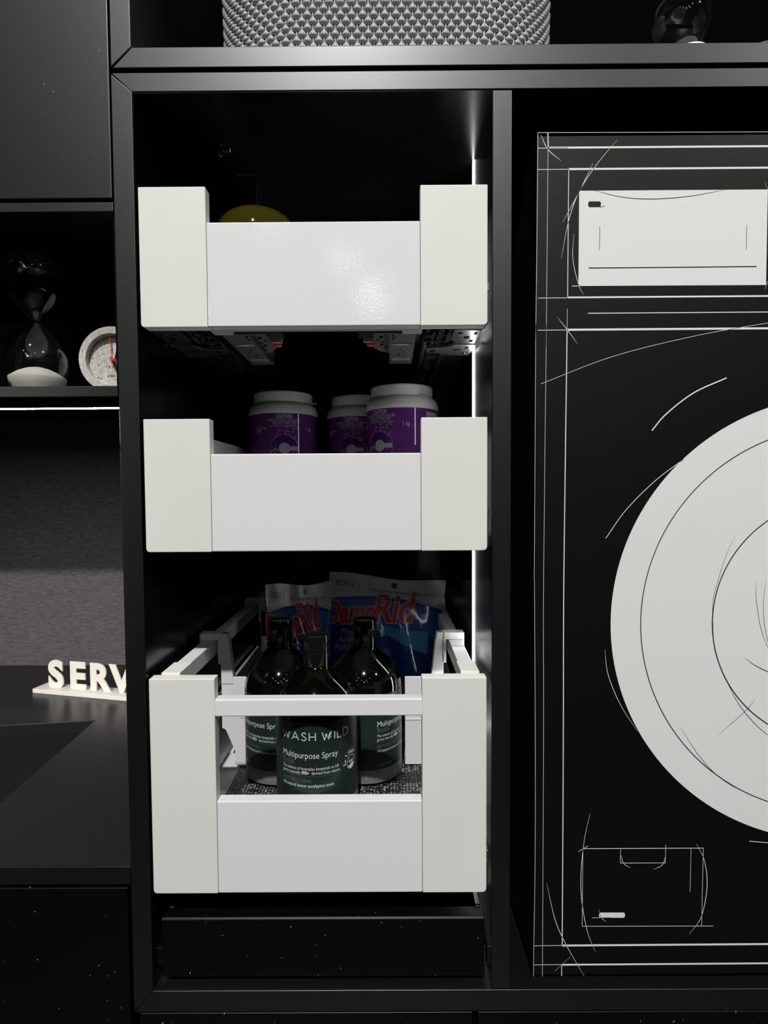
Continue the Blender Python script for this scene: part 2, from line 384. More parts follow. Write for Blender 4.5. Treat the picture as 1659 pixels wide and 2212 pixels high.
# ---- underside hardware of the top drawer
def hardware(D, zb):
    for s in (0, 1):
        fx = (lambda x: x) if s == 0 else (lambda x: -.1437-x)
        def bx(name, a, b_, y0, y1, z0, z1, m, bev=.0004, par=D):
            a, b_ = sorted((fx(a), fx(b_))); return box(name, a, b_, y0, y1, z0, z1, m, par, bev=bev)
        def many(name, L, m, par):
            bm = NB()
            for (a, b_, y0, y1, z0, z1) in L:
                a, b_ = sorted((fx(a), fx(b_))); abox(bm, a, b_, y0, y1, z0, z1, .0003, 1)
            return tag(link(name, bm, m, par), kind='stuff')
        # runner channel with ribs
        R_ = bx('runner', -.2460, -.1900, .018, .47, zb+.014, zb+.030, STEELD)
        many('runner_rib', [(-.2452, -.2420, .02, .46, zb+.0075, zb+.014), (-.2340, -.2300, .02, .46, zb+.009, zb+.014),
                            (-.2210, -.2150, .02, .40, zb+.0065, zb+.014), (-.2030, -.1985, .03, .44, zb+.008, zb+.014), (-.1945, -.1905, .03, .44, zb+.005, zb+.014)], STEEL, R_)
        many('runner_slot', [(-.2405, -.2365, .034, .040, zb+.0128, zb+.0145), (-.2290, -.2235, .045, .052, zb+.0128, zb+.0145),
                             (-.2405, -.2365, .066, .072, zb+.0128, zb+.0145), (-.2140, -.2050, .060, .085, zb+.0128, zb+.0145), (-.2150, -.2060, .18, .21, zb+.0128, zb+.0145)], GAP, R_)
        # ribbed mounting plate, stepped; the left one's unlit look is painted as darker steel
        pts = [(-.2505, .086), (-.2260, .086), (-.2190, .098), (-.2085, .102), (-.1950, .104), (-.1950, .124), (-.2140, .128), (-.2230, .138), (-.2505, .142)]
        P_ = prism('mounting_plate', [(fx(p[0]), p[1]) for p in pts], 'z', zb+.0015, zb+.0050, KNURL if s else STEELD, D, bev=.0005)
        many('plate_slot', [(-.2440, -.2395, .096, .102, zb+.0010, zb+.003), (-.2360, -.2270, .106, .110, zb+.0010, zb+.003), (-.2440, -.2400, .122, .128, zb+.0010, zb+.003),
                            (-.2060, -.1990, .109, .112, zb+.0010, zb+.003), (-.2060, -.1990, .115, .118, zb+.0010, zb+.003)], GAP, P_)
        bm = NB()
        for (px, py) in ((-.2418, .0990), (-.2420, .1250)):
            alathe(bm, [(0, -.0012), (.0014, -.0012), (.0018, -.0002), (.0018, .001)], (fx(px), py, zb+.0012), 12)
        tag(link('plate_screw', bm, STEEL, P_, smooth=30), kind='stuff')
        F_ = prism('front_bracket', [(fx(p[0]), p[1]) for p in ((-.2480, .022), (-.2180, .022), (-.2180, .060), (-.2260, .078), (-.2480, .078))], 'z', zb+.0008, zb+.0035, STEELD if not s else STEEL, D, bev=.0005)  # darker steel paints in the left bracket's shade, away from the LED
        many('bracket_slot', [(-.2380, -.2320, .046, .054, zb+.0003, zb+.0012), (-.2440, -.2410, .030, .037, zb+.0003, zb+.0012), (-.2440, -.2400, .062, .068, zb+.0003, zb+.0012), (-.2280, -.2230, .030, .034, zb+.0003, zb+.0012)], GAP, F_)
        many('slide_block', [(-.2080, -.2020, .024, .100, zb+.002, zb+.014), (-.1990, -.1960, .030, .090, zb+.001, zb+.012), (-.1930, -.1890, .024, .070, zb+.003, zb+.014), (-.2120, -.1890, .042, .046, zb+.001, zb+.010),
                             (-.2120, -.1890, .066, .070, zb+.001, zb+.010), (-.2060, -.1930, .086, .092, zb+.0005, zb+.010), (-.2100, -.1960, .150, .162, zb+.002, zb+.012), (-.2080, -.1980, .215, .235, zb+.002, zb+.012)], BPL, D)
        many('slide_pin', [(-.2050, -.2030, .036, .040, zb+.0012, zb+.003), (-.2050, -.2030, .056, .060, zb+.0012, zb+.003), (-.2010, -.1995, .075, .082, zb+.0012, zb+.003), (-.1955, -.1940, .050, .054, zb+.0012, zb+.003)], STEEL, D)
        # adjuster housing
        pts = [(-.1790, .040), (-.1310, .040), (-.1310, .094), (-.1370, .120), (-.1500, .130), (-.1500, .192), (-.1800, .192)]
        H_ = prism('adjuster_housing', [(fx(p[0]), p[1]) for p in pts], 'z', zb+.003, zb+.028, GPL, D, bev=.0006)
        many('housing_groove', [(-.1490+i*.0016, -.1484+i*.0016, .044, .188 if i < 1 else .118, zb+.0022, zb+.0036) for i in range(4)], BPL, H_)
        many('housing_slot', [(-.1420, -.1380, .050, .058, zb+.0022, zb+.0036), (-.1370, -.1345, .064, .067, zb+.0022, zb+.0036), (-.1440, -.1400, .074, .0755, zb+.0022, zb+.0036),
                              (-.1420, -.1385, .084, .090, zb+.0022, zb+.0036), (-.1475, -.1440, .100, .103, zb+.0022, zb+.0036), (-.1540, -.1515, .046, .049, zb+.0022, zb+.0036),
                              (-.1560, -.1535, .054, .056, zb+.0022, zb+.0036), (-.1540, -.1525, .060, .066, zb+.0022, zb+.0036), (-.1640, -.1625, .110, .114, zb+.0022, zb+.0036), (-.1680, -.1665, .122, .125, zb+.0022, zb+.0036),
                              (-.1460, -.1430, .150, .154, zb+.0022, zb+.0036), (-.1465, -.1440, .165, .171, zb+.0022, zb+.0036), (-.1640, -.1600, .136, .1385, zb+.0022, zb+.0036)], GAP, H_)
        lens = [(fx(-.175+.024*i/12), .083-.0032*math.sin(PI*i/12)) for i in range(13)]+[(fx(-.151-.024*i/12), .083+.0032*math.sin(PI*i/12)) for i in range(1, 12)]
        prism('adjuster_lever', lens, 'z', zb+.0015, zb+.0032, LGPL, H_, bev=0)
        many('housing_sticker', [(-.1755, -.1540, .160, .170, zb+.0024, zb+.0032)], LGPL, H_)
        many('sticker_barcode', [(-.1745+.0011*i, -.1740+.0011*i, .1615, .1685, zb+.0020, zb+.0025) for i in range(17)], BPL, H_)
        # catch lever
        bx('catch_arm', -.1350, -.1190, .079, .083, zb+.004, zb+.009, LGPL)
        bm = NB()
        abox(bm, *sorted((fx(-.1320), fx(-.1225))), .092, .099, zb+.003, zb+.011, .0016, 2)
        abox(bm, *sorted((fx(-.1395), fx(-.1310))), .100, .1025, zb+.0018, zb+.004, .0006, 1)
        link('release_lever', bm, ORA, D, smooth=40)
        bx('lever_body', -.1305, -.1140, .040, .072, zb+.006, zb+.026, BPL, .001)
        bx('front_clip', -.1840, -.1630, .0146, .034, zb+.0005, zb+.0045, LGPL, .0006)
    box('cross_rod', -.1140, -.0297, .060, .068, zb+.012, zb+.020, BPL, D, bev=.001)
    box('front_trim', BX0+.004, BX1-.004, .0148, .020, zb+.0003, zb+.0058, LGPL, D, bev=.0005)
    box('underside_panel', -.188, .044, .022, .49, zb+.044, zb+.050, BLKI, D, bev=0)
hardware(D1, .1668)
# plain runners for the two lower drawers
for D, zb in ((D2, -.0648), (D3, -.4307)):
    box('runner', -.2460, -.1900, .018, .47, zb+.010, zb+.0295, STEELD, D, bev=.0005)
    box('runner', .0463, .1023, .018, .47, zb+.010, zb+.0295, STEELD, D, bev=.0005)
# ---- railing, posts and dividers of the deep drawer
zrt, zrb = -.1975, -.2165
for s in (0, 1):
    fx = (lambda x: x) if s == 0 else (lambda x: -.1425-x)
    def sb(name, a, b_, *r, m=WPL, par=D3, bev=.0008):
        a, b_ = sorted((fx(a), fx(b_))); return box(name, a, b_, *r, m, par, bev=bev)
    sb('side_rail', -.2405, -.2240, .0150, .545, zrb, zrt, m=WPL)
    sb('rail_socket', -.2425, -.2222, .0143, .052, zrb-.001, zrt+.0012, m=WBLK)
    for (yp, ) in ((.146, ), (.385, )):
        po = sb('post', -.2445, -.2170, yp, yp+.016, -.1972, -.1880, bev=.0012)
        sb('post_clamp', -.2208, -.2165, yp, yp+.016, -.2280, -.1950, par=po, bev=.001)
        sb('post_clamp', -.2445, -.2410, yp, yp+.016, -.2060, -.1950, par=po, bev=.001)
        leg = [(-.2175, -.1885), (-.2085, -.1885), (-.2060, -.2000), (-.2014, -.2460), (-.2014, -.2550), (-.2172, -.2550)]
        prism('post_leg', [(fx(p[0]), p[1]) for p in leg], 'y', yp+.001, yp+.0135, WPL, po, bev=.0010)
        bm = NB()
        for q in (-.2148, -.2112): alathe(bm, [(0, .0004), (.0016, .0004), (.0017, 0)], (fx(q), yp+.007, -.1884), 12)
        link('post_hole', bm, BPL, po)
# end plates of the front divider, notched at the foot
pl = [(-.2172, -.2462), (-.1838, -.2462), (-.1838, -.3640), (-.2000, -.3640), (-.2010, -.3440), (-.2120, -.3180), (-.2130, -.3160), (-.2172, -.3140)]
prism('divider_plate', pl, 'y', .148, .1515, WPL, D3, bev=.0005)
box('plate_boss', -.1935, -.1845, .1472, .148, -.3005, -.2925, WPL, D3, bev=.0003)
prism('divider_plate', [(.0240, -.2470), (.0462, -.2470), (.0462, -.3640), (.0240, -.3640)], 'y', .148, .1515, WPL, D3, bev=.0005)
prism('divider_plate', [(.0482, -.2450), (.0747, -.2450), (.0747, -.3640), (.0482, -.3640)], 'y', .140, .1475, WPL, D3, bev=.0008)
box('plate_boss', .0245, .0462, .1472, .148, -.3045, -.3025, WPL, D3, bev=.0003)
box('cross_divider', -.2172, .0747, .386, .3895, -.3650, -.2100, WPL, D3, bev=.0006)
# woven non-slip mat
def mat_weave():
    m = bpy.data.materials.new('black_woven_mat'); m.use_nodes = True; nt = m.node_tree; N = nt.nodes; L = nt.links
    b = N['Principled BSDF']; b.inputs['Roughness'].default_value = .5
    tc = N.new('ShaderNodeTexCoord'); mp = N.new('ShaderNodeMapping'); mp.inputs['Scale'].default_value = (250, 420, 1); L.new(tc.outputs['Object'], mp.inputs[0])
    ck = N.new('ShaderNodeTexVoronoi'); ck.inputs['Scale'].default_value = 1; ck.inputs['Randomness'].default_value = .35; L.new(mp.outputs[0], ck.inputs['Vector'])
    r = N.new('ShaderNodeValToRGB'); r.color_ramp.elements[0].position = .28; r.color_ramp.elements[1].position = .58
    r.color_ramp.elements[0].color = (.50, .50, .50, 1); r.color_ramp.elements[1].color = (.006, .006, .006, 1)
    L.new(ck.outputs['Distance'], r.inputs['Fac']); L.new(r.outputs['Color'], b.inputs['Base Color'])
    bp = N.new('ShaderNodeBump'); bp.invert = True; bp.inputs['Strength'].default_value = .8; bp.inputs['Distance'].default_value = .0012
    L.new(ck.outputs['Distance'], bp.inputs['Height']); L.new(bp.outputs['Normal'], b.inputs['Normal'])
    return m
ZM = -.4307+.0622
mt = box('drawer_mat', -.1945, .0750, .0155, .382, ZM, ZM+.0025, mat_weave(), None, bev=0)
tag(mt, 'black and grey woven non-slip mat on the floor of the deep drawer', 'mat')
ZM += .0026
# ------------------------------------------------------------------ dark shallow drawer at the bottom of the bay
LD = empty('shallow_drawer', (-.07, 0, -.5362), 'shallow black drawer below the white drawers with a dusty front', 'drawer')
prism('drawer_front', [(.0085, -.5300), (.026, -.5300), (.026, -.4653), (.0105, -.4645), (.0085, -.4665)], 'x', -.2462, .1046, BLKL, LD, bev=.0008)
for (a, b_) in ((-.2440, -.2395), (.0975, .1020)):
    box('side_wall', a, b_, .0265, .49, -.520, -.4653, BPL, LD, bev=.0008)
    box('side_cap', a-.0005, b_+.0005, .0265, .49, -.4652, -.4630, STEELD, LD, bev=.0006)
box('drawer_floor', -.2394, .0974, .0265, .49, -.520, -.512, BLKI, LD, bev=0)
box('back_wall', -.2394, .0974, .48, .49, -.512, -.4653, BLKI, LD, bev=0)
box('runner', -.2510, -.2445, .03, .50, -.5365, -.515, STEELD, LD, bev=.0005); box('runner', .1025, .1090, .03, .50, -.5365, -.515, STEELD, LD, bev=.0005)
# ------------------------------------------------------------------ washing machine cut-out board
WY = .0060
WM = empty('washing_machine_mockup', (.474, .1, ZB1), 'black mock washing machine with white line drawing on its front', 'appliance')
a = at(1160, 286, WY); b_ = at(1153, 2110, WY)
WX0, WX1, WZt, WZb = (a.x+b_.x)/2, .795, .3586, -.5248
box('body', WX0, WX1, WY, .50, WZb, WZt, MOCK, WM, bev=.0008)
box('plinth', WX0+.004, WX1-.01, WY+.012, .48, ZB1+.0004, WZb, BPL, WM, bev=0)
def wmap(off): return lambda x, y: Vector((at(x, y, WY).x, WY-off, at(x, y, WY).z))
c3 = lambda x, y: (1080+x/2.865, 250+y/2.865)
c4 = lambda x, y: (1080+x/2.865, 700+y/2.865)
c5 = lambda x, y: (1080+x/2.865, 1250+y/2.865)
c6 = lambda x, y: (1080+x/2.865, 1720+y/2.865)
XF = 2462
line = NB(); m1 = wmap(.00022)
def st(pts, wd, taper=False, bm=None, mf=None):
    ribbon(bm or line, pts if len(pts) == 2 else [tuple(p) for p in catmull(pts, 12)], wd, mf or m1, taper)
def hz(p, wd): st([p, (XF, p[1]-(XF-p[0])*.0073)], wd)
hz((1183, c3(0, 199)[1]), 4.2); hz((1227.5, c3(0, 331)[1]), 4.2); hz((1225.5, c3(0, 1125)[1]), 3.6); hz((1270, c3(0, 1223)[1]), 1.8); hz((1225, c3(0, 1325)[1]), 4.4)
hz((1214, c6(0, 923)[1]), 4.0); hz((1213, c6(0, 1042)[1]), 3.6)
for y in (202, 334, 1129, 1328): st([c3(234, y), c3(420, y-2)], 1.3)
st([c6(213, 925), c6(385, 922)], 1.1); st([c6(213, 1043), c6(385, 1041)], 1.1)
st([c3(235, 105), c3(1659*1.5, 98)], .9)
st([c3(296, 105), c3(299, 205)], 2.0); st([c3(297, 205), c3(292, 760), c3(286, 1433)], .8); st([c4(287, 0), c4(270, 1576), c5(270, 800), c6(268, 0), c6(262, 1115)], .8)
st([c3(234, 105), c3(228, 800), c3(220, 1433)], .9); st([c4(222, 0), c4(212, 1576)], .8); st([c5(213, 0), c5(219, 1433), c6(207, 1115)], .8)
st([c3(425, 328), c3(418, 1130)], 1.5); st([c3(417, 1195), c3(415, 1320)], .8); st([c4(415, 35), c4(395, 1576), c5(392, 800), c6(390, 0), c6(385, 925)], 2.0); st([c6(382, 1040), c6(381, 1112)], 1.5)
st([c3(252, 118), c3(296, 208), c3(378, 281)], 1.5, True); st([c3(725, 150), c3(600, 300), c3(490, 470), c3(425, 650), c3(378, 888)], 1.3, True)
st([c3(575, 295), c3(490, 470), c3(388, 660)], 1.2, True); st([c3(458, 730), c3(450, 880), c3(486, 1045), c3(520, 1112)], 1.1, True)
st([c3(445, 1054), c3(490, 1054)], 1.4); st([c3(355, 1247), c3(416, 1325), c3(480, 1412)], 1.2, True)
st([c3(1640, 415), c3(1690, 560), c3(1700, 760), c3(1690, 930), c3(1638, 1075)], 1.1, True)
st([c4(253, 370), c4(700, 200), c4(1200, 75), c4(1620, 0), c3(2000, 1230)], .9)
st([c4(939, 660), c4(1030, 555), c4(1200, 425), c4(1402, 333)], 2.6); st([c4(654, 1326), c4(780, 1150), c4(960, 970), c4(1135, 838)], 1.4)
st([c5(649, 438), c5(668, 590), c5(740, 770), c5(850, 945)], 1.2, True); st([c6(1542, 277), c6(1800, 300)], 1.4)
# soap drawer corner of the drawing
st([c6(557, 105), c6(520, 280), c6(500, 500), c6(510, 680), c6(545, 850), c6(592, 964)], 1.2, True)
st([c6(1217, 295), c6(1265, 400), c6(1281, 560), c6(1245, 745), c6(1171, 852)], 1.3, True)
st([c6(515, 324), c6(1258, 320)], 1.3); st([c6(513, 324), c6(508, 804)], .8); st([c6(508, 804), c6(1319, 802)], 1.0); st([c6(1258, 320), c6(1247, 800)], .8)
st([c6(746, 322), c6(744, 412)], .7); st([c6(744, 413), c6(1025, 412)], 1.0); st([c6(1026, 300), c6(1023, 412)], .8); st([c6(1182, 322), c6(1176, 590)], .7)
st([c6(746, 360), c6(765, 415), c6(807, 443)], 1.1, True); st([c6(1024, 372), c6(1003, 425), c6(946, 454)], 1.1, True)
st([c6(487, 341), c6(545, 306)], 1.0); st([c6(568, 751), c6(680, 750)], .8); st([c6(612, 702), c6(625, 745), c6(654, 776)], .9, True)
st([c6(289, 538), c6(340, 760), c6(410, 920), c6(522, 1114)], 1.2, True); st([c6(339, 1082), c6(436, 991)], 1.1, True)
x0, y0 = c6(613, 719); x1, y1 = c6(773, 751); rr = 3.5
poly(line, [(x0+rr, y0), (x1-rr, y0), (x1-1, y0+1), (x1, y0+rr), (x1, y1-rr), (x1-1, y1-1), (x1-rr, y1), (x0+rr, y1), (x0+1, y1-1), (x0, y1-rr), (x0, y0+rr), (x0+1, y0+1)], m1)
link('line_drawing', line, WHITE_INK, WM)['label'] = 'thin white drawn construction lines'
bm = NB(); poly(bm, [c3(490, 465), c3(1657, 457), c3(1646, 1048), c3(485, 1054)], m1)
pn = link('drawn_control_panel', bm, WHITE_INK, WM); pn['label'] = 'white drawn control panel with black lines'
cc = at(1804, 1342, WY); R1 = (at(1804+486, 1342, WY)-cc).x
# keep the disc inside the board
bm = NB(); ring = []
for i in range(160):
    t_ = 2*PI*i/160; ring.append((min(cc.x+R1*math.cos(t_), WX1-.001), cc.z+R1*math.sin(t_)))
poly(bm, ring, lambda x, y: Vector((x, WY-.00022, y)))
dr = link('drawn_door', bm, WHITE_INK, WM); dr['label'] = 'large white drawn porthole disc'
ink = NB(); m2 = wmap(.00042); pm = lambda x, y: Vector((min(x, WX1-.001), WY-.00042, y))
k_ = R1/486
for (r_, w_) in ((421, 1.9), (266, 2.2)):
    ribbon(ink, circle(cc.x, cc.z, r_*k_, 120, PI*.5, PI*1.5), w_*k_, pm)
    ribbon(ink, circle(cc.x, cc.z, r_*k_, 120, -PI*.5, PI*.5), w_*k_, pm)
def bk(pts, wd, taper=False): st(pts, wd, taper, ink, m2)
bk([c3(585, 464), c3(760, 505), c3(950, 516), c3(1180, 498), c3(1395, 458)], 1.3, True); bk([c3(617, 686), c3(615, 834)], .9); bk([c3(1526, 677), c3(1523, 827)], .9)
bk([c3(549, 943), c3(1587, 934)], 1.9); bk([c3(620, 565), c3(635, 564), c3(649, 557)], .9)
x0, y0 = c3(545, 531); x1, y1 = c3(624, 566); rr = 4
poly(ink, [(x0+rr, y0), (x1-rr, y0), (x1-1, y0+1), (x1, y0+rr), (x1, y1-rr), (x1-1, y1-1), (x1-rr, y1), (x0+rr, y1), (x0+1, y1-1), (x0, y1-rr), (x0, y0+rr), (x0+1, y0+1)], m2)
bk([c4(1452, 1310), c4(1400, 1430), c4(1352, 1576), c5(1316, 150), c5(1320, 350)], .9, True); bk([c5(1395, 620), c5(1480, 780), c5(1600, 920), c5(1720, 1010)], 1.2, True)
bk([c5(1583, 18), c5(1585, 130), c5(1620, 330), c5(1700, 520)], .9, True); bk([c5(1645, 0), c5(1628, 180), c5(1650, 360), c5(1720, 560)], .9, True)
bk([c5(1515, 490), c5(1585, 540), c5(1700, 590), c5(1850, 610)], 1.5, True); bk([c5(1580, 742), c5(1510, 825), c5(1348, 967)], 1.0, True)
bk([c5(1117, 920), c5(1220, 1080), c5(1330, 1205), c5(1460, 1300)], 1.1, True)
lk = link('drawn_black_lines', ink, BLACK_INK, WM); lk['label'] = 'black drawn lines on the white shapes'
# ------------------------------------------------------------------ spray bottles
BR, BH = .0470, .1985
BODY = mat('dark_green_gloss', (.0012, .0022, .0008), .07, spec=.5, coat=.3, bump=(60, .02, .0006))
LAB = mat('bottle_label_green', (.012, .024, .0215), .33, spec=.4)
BAND = mat('bottle_label_band', (.155, .145, .16), .4)
CAPM = mat('black_gloss_cap', (.006, .006, .006), .12, spec=.5)
INKW = mat('label_white_ink', (.62, .64, .63), .5, spec=.2); INKG = mat('label_grey_ink', (.10, .13, .125), .5, spec=.2)
INKM = mat('label_mid_ink', (.36, .37, .37), .5, spec=.2)
Bt = empty('spray_bottle', (0, 0, 0), 'x', 'bottle', 'dark spray refill bottles in the deep drawer')
prof = [(0, .0), (.040, .0), (.0435, .0015), (.0452, .005), (BR-.0004, .009), (BR-.0004, .1145), (.0462, .120), (.0445, .1275), (.0415, .1345), (.0365, .1420), (.0300, .1492), (.0235, .1555), (.0185, .1600), (.0160, .1622), (.0152, .1640), (0, .1640)]
lathe('body', prof, BODY, Bt, segs=96, smooth=60)
lathe('cap', [(0, .1630), (.0140, .1632), (.0146, .1640), (.0148, .1700), (.0147, .1795), (.0141, .1802), (.0147, .1809), (.0148, .1965), (.0141, .1983), (.0128, .1979), (0, .1981)], CAPM, Bt, segs=64, smooth=30)
lb = lathe('label', [(BR, .0045), (BR, .1135)], LAB, Bt, segs=96, a0=-PI*.97, a1=PI*.97)
def cyl(r, a_off=0.0): return lambda x, y: Vector((r*math.sin(x/BR+a_off), -r*math.cos(x/BR+a_off), y))
lathe('label_band', [(BR+.00012, .0045), (BR+.00012, .0203)], BAND, Bt, segs=96, a0=-PI*.97, a1=PI*.97)
A0 = math.radians(-45.0)*BR
cm = cyl(BR+.00025)
wi = NB(); gi = NB(); mi = NB()
# brand lettering drawn as strokes
def stroke_word(bm, word, x, y, h, gap, wd):
    G = {'W': (1.25, [[(0, 1), (.3, 0), (.62, .85), (.95, 0), (1.25, 1)]]), 'A': (.95, [[(0, 0), (.475, 1), (.95, 0)], [(.2, .32), (.75, .32)]]),
         'H': (.75, [[(0, 0), (0, 1)], [(.75, 0), (.75, 1)], [(0, .5), (.75, .5)]]), 'I': (.0, [[(0, 0), (0, 1)]]), 'L': (.55, [[(0, 1), (0, 0), (.55, 0)]]),
         'S': (.68, [[tuple(p) for p in catmull([(.62, .84), (.36, 1), (.07, .76), (.34, .52), (.64, .26), (.34, 0), (.03, .17)], 6)]]),
         'D': (.75, [[(0, 0), (0, 1), (.32, 1), (.55, .9), (.72, .65), (.74, .45), (.68, .22), (.52, .06), (.32, 0), (0, 0)]]),
         'V': (.6, [[(0, 1), (.3, 0), (.6, .78)]])}
    for ch in word:
        if ch == ' ': x += h*.52; continue
        wv, S_ = G[ch]
        for s in S_:
            pts = []
            for p, q in zip(s[:-1], s[1:]):
                n = max(1, int(Vector((q[0]-p[0], q[1]-p[1])).length*h/.0012))
                pts += [(x+h*(p[0]+(q[0]-p[0])*i/n), y+h*(p[1]+(q[1]-p[1])*i/n)) for i in range(n)]
            pts.append((x+h*s[-1][0], y+h*s[-1][1]))
            ribbon(bm, pts, wd, cm)
        x += h*wv+gap
    return x
def leaf(bm, x, y, L, wd, ang, mf):
    c, s = math.cos(ang), math.sin(ang); P = []
    for i in range(7): P.append((L*i/6, wd*math.sin(PI*i/6)**.8 if 0 < i < 6 else 0))
    for i in range(5, 0, -1): P.append((L*i/6, -wd*math.sin(PI*i/6)**.8*.6))
    poly(bm, [(x+c*u-s*v, y+s*u+c*v) for u, v in P], mf)
xe = stroke_word(wi, 'WASH', A0, .0938, .0088, .0030, .0010)
xv = xe+.0042; xe = stroke_word(wi, 'V', xv, .0938, .0088, .0062, .0010)
leaf(wi, xv+.0058, .0975, .0042, .0011, math.radians(125), cm); leaf(wi, xv+.0072, .0962, .0072, .0014, math.radians(62), cm)
ribbon(wi, [(xv+.0062, .0975), (xv+.0074, .0940)], .0008, cm); ribbon(wi, [(xv+.0074, .0942), (xv+.0086, .0962), (xv+.0104, .0972)], .0007, cm)
stroke_word(wi, 'ILD', xe+.0028, .0938, .0088, .0032, .0010)
add_text(wi, 'Multipurpose Spray', .0098, A0, .0742, cm, xs=.86)
add_text(gi, 'Refill', .0092, A0, .0665, cm, xs=.92, offset=-.00006)
add_text(wi, 'The science of Australian botanicals to kill', .0049, A0, .0612, cm, xs=.80)
add_text(wi, 'germs naturally.', .0049, A0, .0566, cm, xs=.78); add_text(wi, '99%+', .0049, A0+.0250, .0566, cm, xs=.80, offset=.00016); add_text(wi, 'derived from nature.', .0049, A0+.0362, .0566, cm, xs=.80)
ribbon(gi, [(A0+.001*i, .0545) for i in range(83)], .0003, cm)
add_text(gi, 'ANTI-BACTERIAL', .0056, A0, .0478, cm, xs=.86)
add_text(wi, 'All-natural lemon eucalyptus scent', .0051, A0, .0424, cm, xs=.86)
add_text(mi, '1L (33.8 fl oz)', .0042, A0, .0255, cm, xs=.85)
cb = cyl(BR+.0004)
def centred(s, size, x, y, bm=mi): add_text(bm, s, size, x, y, cb, align='CENTER', xs=.88, space=1.15)
xn = math.radians(-34)*BR
centred('NATURAL', .0034, xn, .0135); centred('INGREDIENTS', .0034, xn, .0095)
centred('SCIENTIFICALLY', .0034, math.radians(20)*BR, .0135); centred('DEVELOPED', .0034, math.radians(20)*BR, .0095)
for (dx_, a_) in ((0, 20), (.0006, 70), (-.0004, 115), (.0003, 160)): leaf(mi, math.radians(-12)*BR+dx_, .0105, .0034, .0010, math.radians(a_), cb)
for i in range(6): ribbon(mi, [(math.radians(-62)*BR, .0120), (math.radians(-62)*BR+.0024*math.cos(i*PI/3), .0120+.0024*math.sin(i*PI/3))], .0004, cb)
# round crest with leaves
ex, ey = math.radians(60)*BR, .0600
ribbon(wi, circle(ex, ey, .0074, 36), .0006, cm)
add_text(wi, 'W&C', .0046, ex, ey-.0004, cm, align='CENTER', xs=.85, offset=.0001)
poly(wi, [(ex-.0062, ey-.0035)]+[(ex-.0030+.003*i, ey-.0030+.0011*i) for i in range(3)]+[(ex+.0062*math.cos(-a_), ey+.0070*math.sin(-a_)) for a_ in (.45, .8, 1.2, 1.6, 2.0, 2.4)], cm)
for (lx, ly, L_, a_) in ((-.0085, .0010, .0050, 200), (-.0090, .0015, .0044, 110), (-.0060, .0082, .0050, 150), (-.0040, .0086, .0062, 85), (.0002, .0092, .0060, 60), (.0002, .0092, .0046, 110), (.0042, .0080, .0050, 45), (.0042, .0080, .0048, 85)):
    leaf(wi, ex+lx, ey+ly, L_, .0010, math.radians(a_), cm)
for (lx, ly) in ((-.010, .007), (-.008, .009), (-.0135, .002), (-.007, .013), (-.002, .016), (.003, .015)): poly(mi, circle(ex+lx, ey+ly, .0005, 8)[:-1], cm)
ribbon(mi, [(-.14+.0014*i, .0205) for i in range(200)], .0004, cb)
link('white_lettering', wi, INKW, Bt); link('grey_lettering', gi, INKG, Bt); tag(link('small_print', mi, INKM, Bt), kind='stuff')
def dup(root, loc, rz, label):
    r = root.copy(); COL.objects.link(r); r.location = loc; r.rotation_euler = (0, 0, rz); r['label'] = label
    for ch in list(root.children):
        c = ch.copy(); COL.objects.link(c); c.parent = r
        for g_ in ch.children:
            d = g_.copy(); COL.objects.link(d); d.parent = c
    return r
ZFB = ZM
Bt.location = (-.0814, .0618, ZFB); Bt['label'] = 'front spray bottle with its full WASH WILD label facing out'
dup(Bt, (-.1362, .1392, ZFB), math.radians(-26), 'dark spray bottle behind left of the front bottle, label turned left')
dup(Bt, (-.0275, .1402, ZFB), math.radians(64), 'dark spray bottle behind right of the front bottle, label turned right')
# ------------------------------------------------------------------ purple tubs
JR, JH = .0500, .1405
JW = mat('tub_white_plastic', (.62, .62, .63), .38); JP = mat('tub_purple_label', (.115, .028, .165), .06, spec=.5, bump=(300, .03, .0003))
JPD = mat('tub_dark_purple', (.055, .010, .115), .2); JPL = mat('tub_pale_purple', (.22, .09, .30), .2); JINK = mat('tub_lettering', (.50, .46, .55), .4, spec=.2); JG = mat('tub_grey_print', (.36, .34, .38), .4)
J = empty('powder_tub', (0, 0, 0), 'x', 'tub', 'purple stain powder tubs in the middle drawer')
lathe('body', [(0, 0), (.045, 0), (.0485, .003), (.0485, .1080), (.0500, .1088), (.0501, .1120), (.0498, .1152), (.0490, .1166), (.0488, .1178), (.0480, .1200), (.0455, .1230), (.0428, .1248), (.0410, .1256), (.0400, .130), (0, .130)], JW, J, segs=80, smooth=50)
lathe('lid', [(.0400, .1262), (.0424, .1264), (.0426, .1275), (.0424, .1390), (.0412, .1405), (0, .1405)], JW, J, segs=80)
prism('tear_tab', [(-.004, -.0495), (.004, -.0495), (.005, -.0415), (-.005, -.0415)], 'z', .1262, .1272, JW, J, bev=.0003).rotation_euler = (0, 0, math.radians(75))
LR = .0490
lathe('label', [(LR, .006), (LR, .1088)], JP, J, segs=96, a0=-PI*.98, a1=PI*.98)
jc = lambda off: (lambda x, y: Vector(((LR+off)*math.sin(x/LR), -(LR+off)*math.cos(x/LR), y)))
j1, j2, j3 = jc(.0002), jc(.0004), jc(.0006)
tx = NB()
add_text(tx, 'CAUTION', .0082, 0, .1012, j1, align='CENTER', xs=.60, offset=.00018)
add_text(tx, 'KEEP OUT OF REACH OF CHILDREN', .0052, 0, .0968, j1, align='CENTER', xs=.54)
add_text(tx, 'READ SAFETY DIRECTIONS', .0052, 0, .0928, j1, align='CENTER', xs=.54)
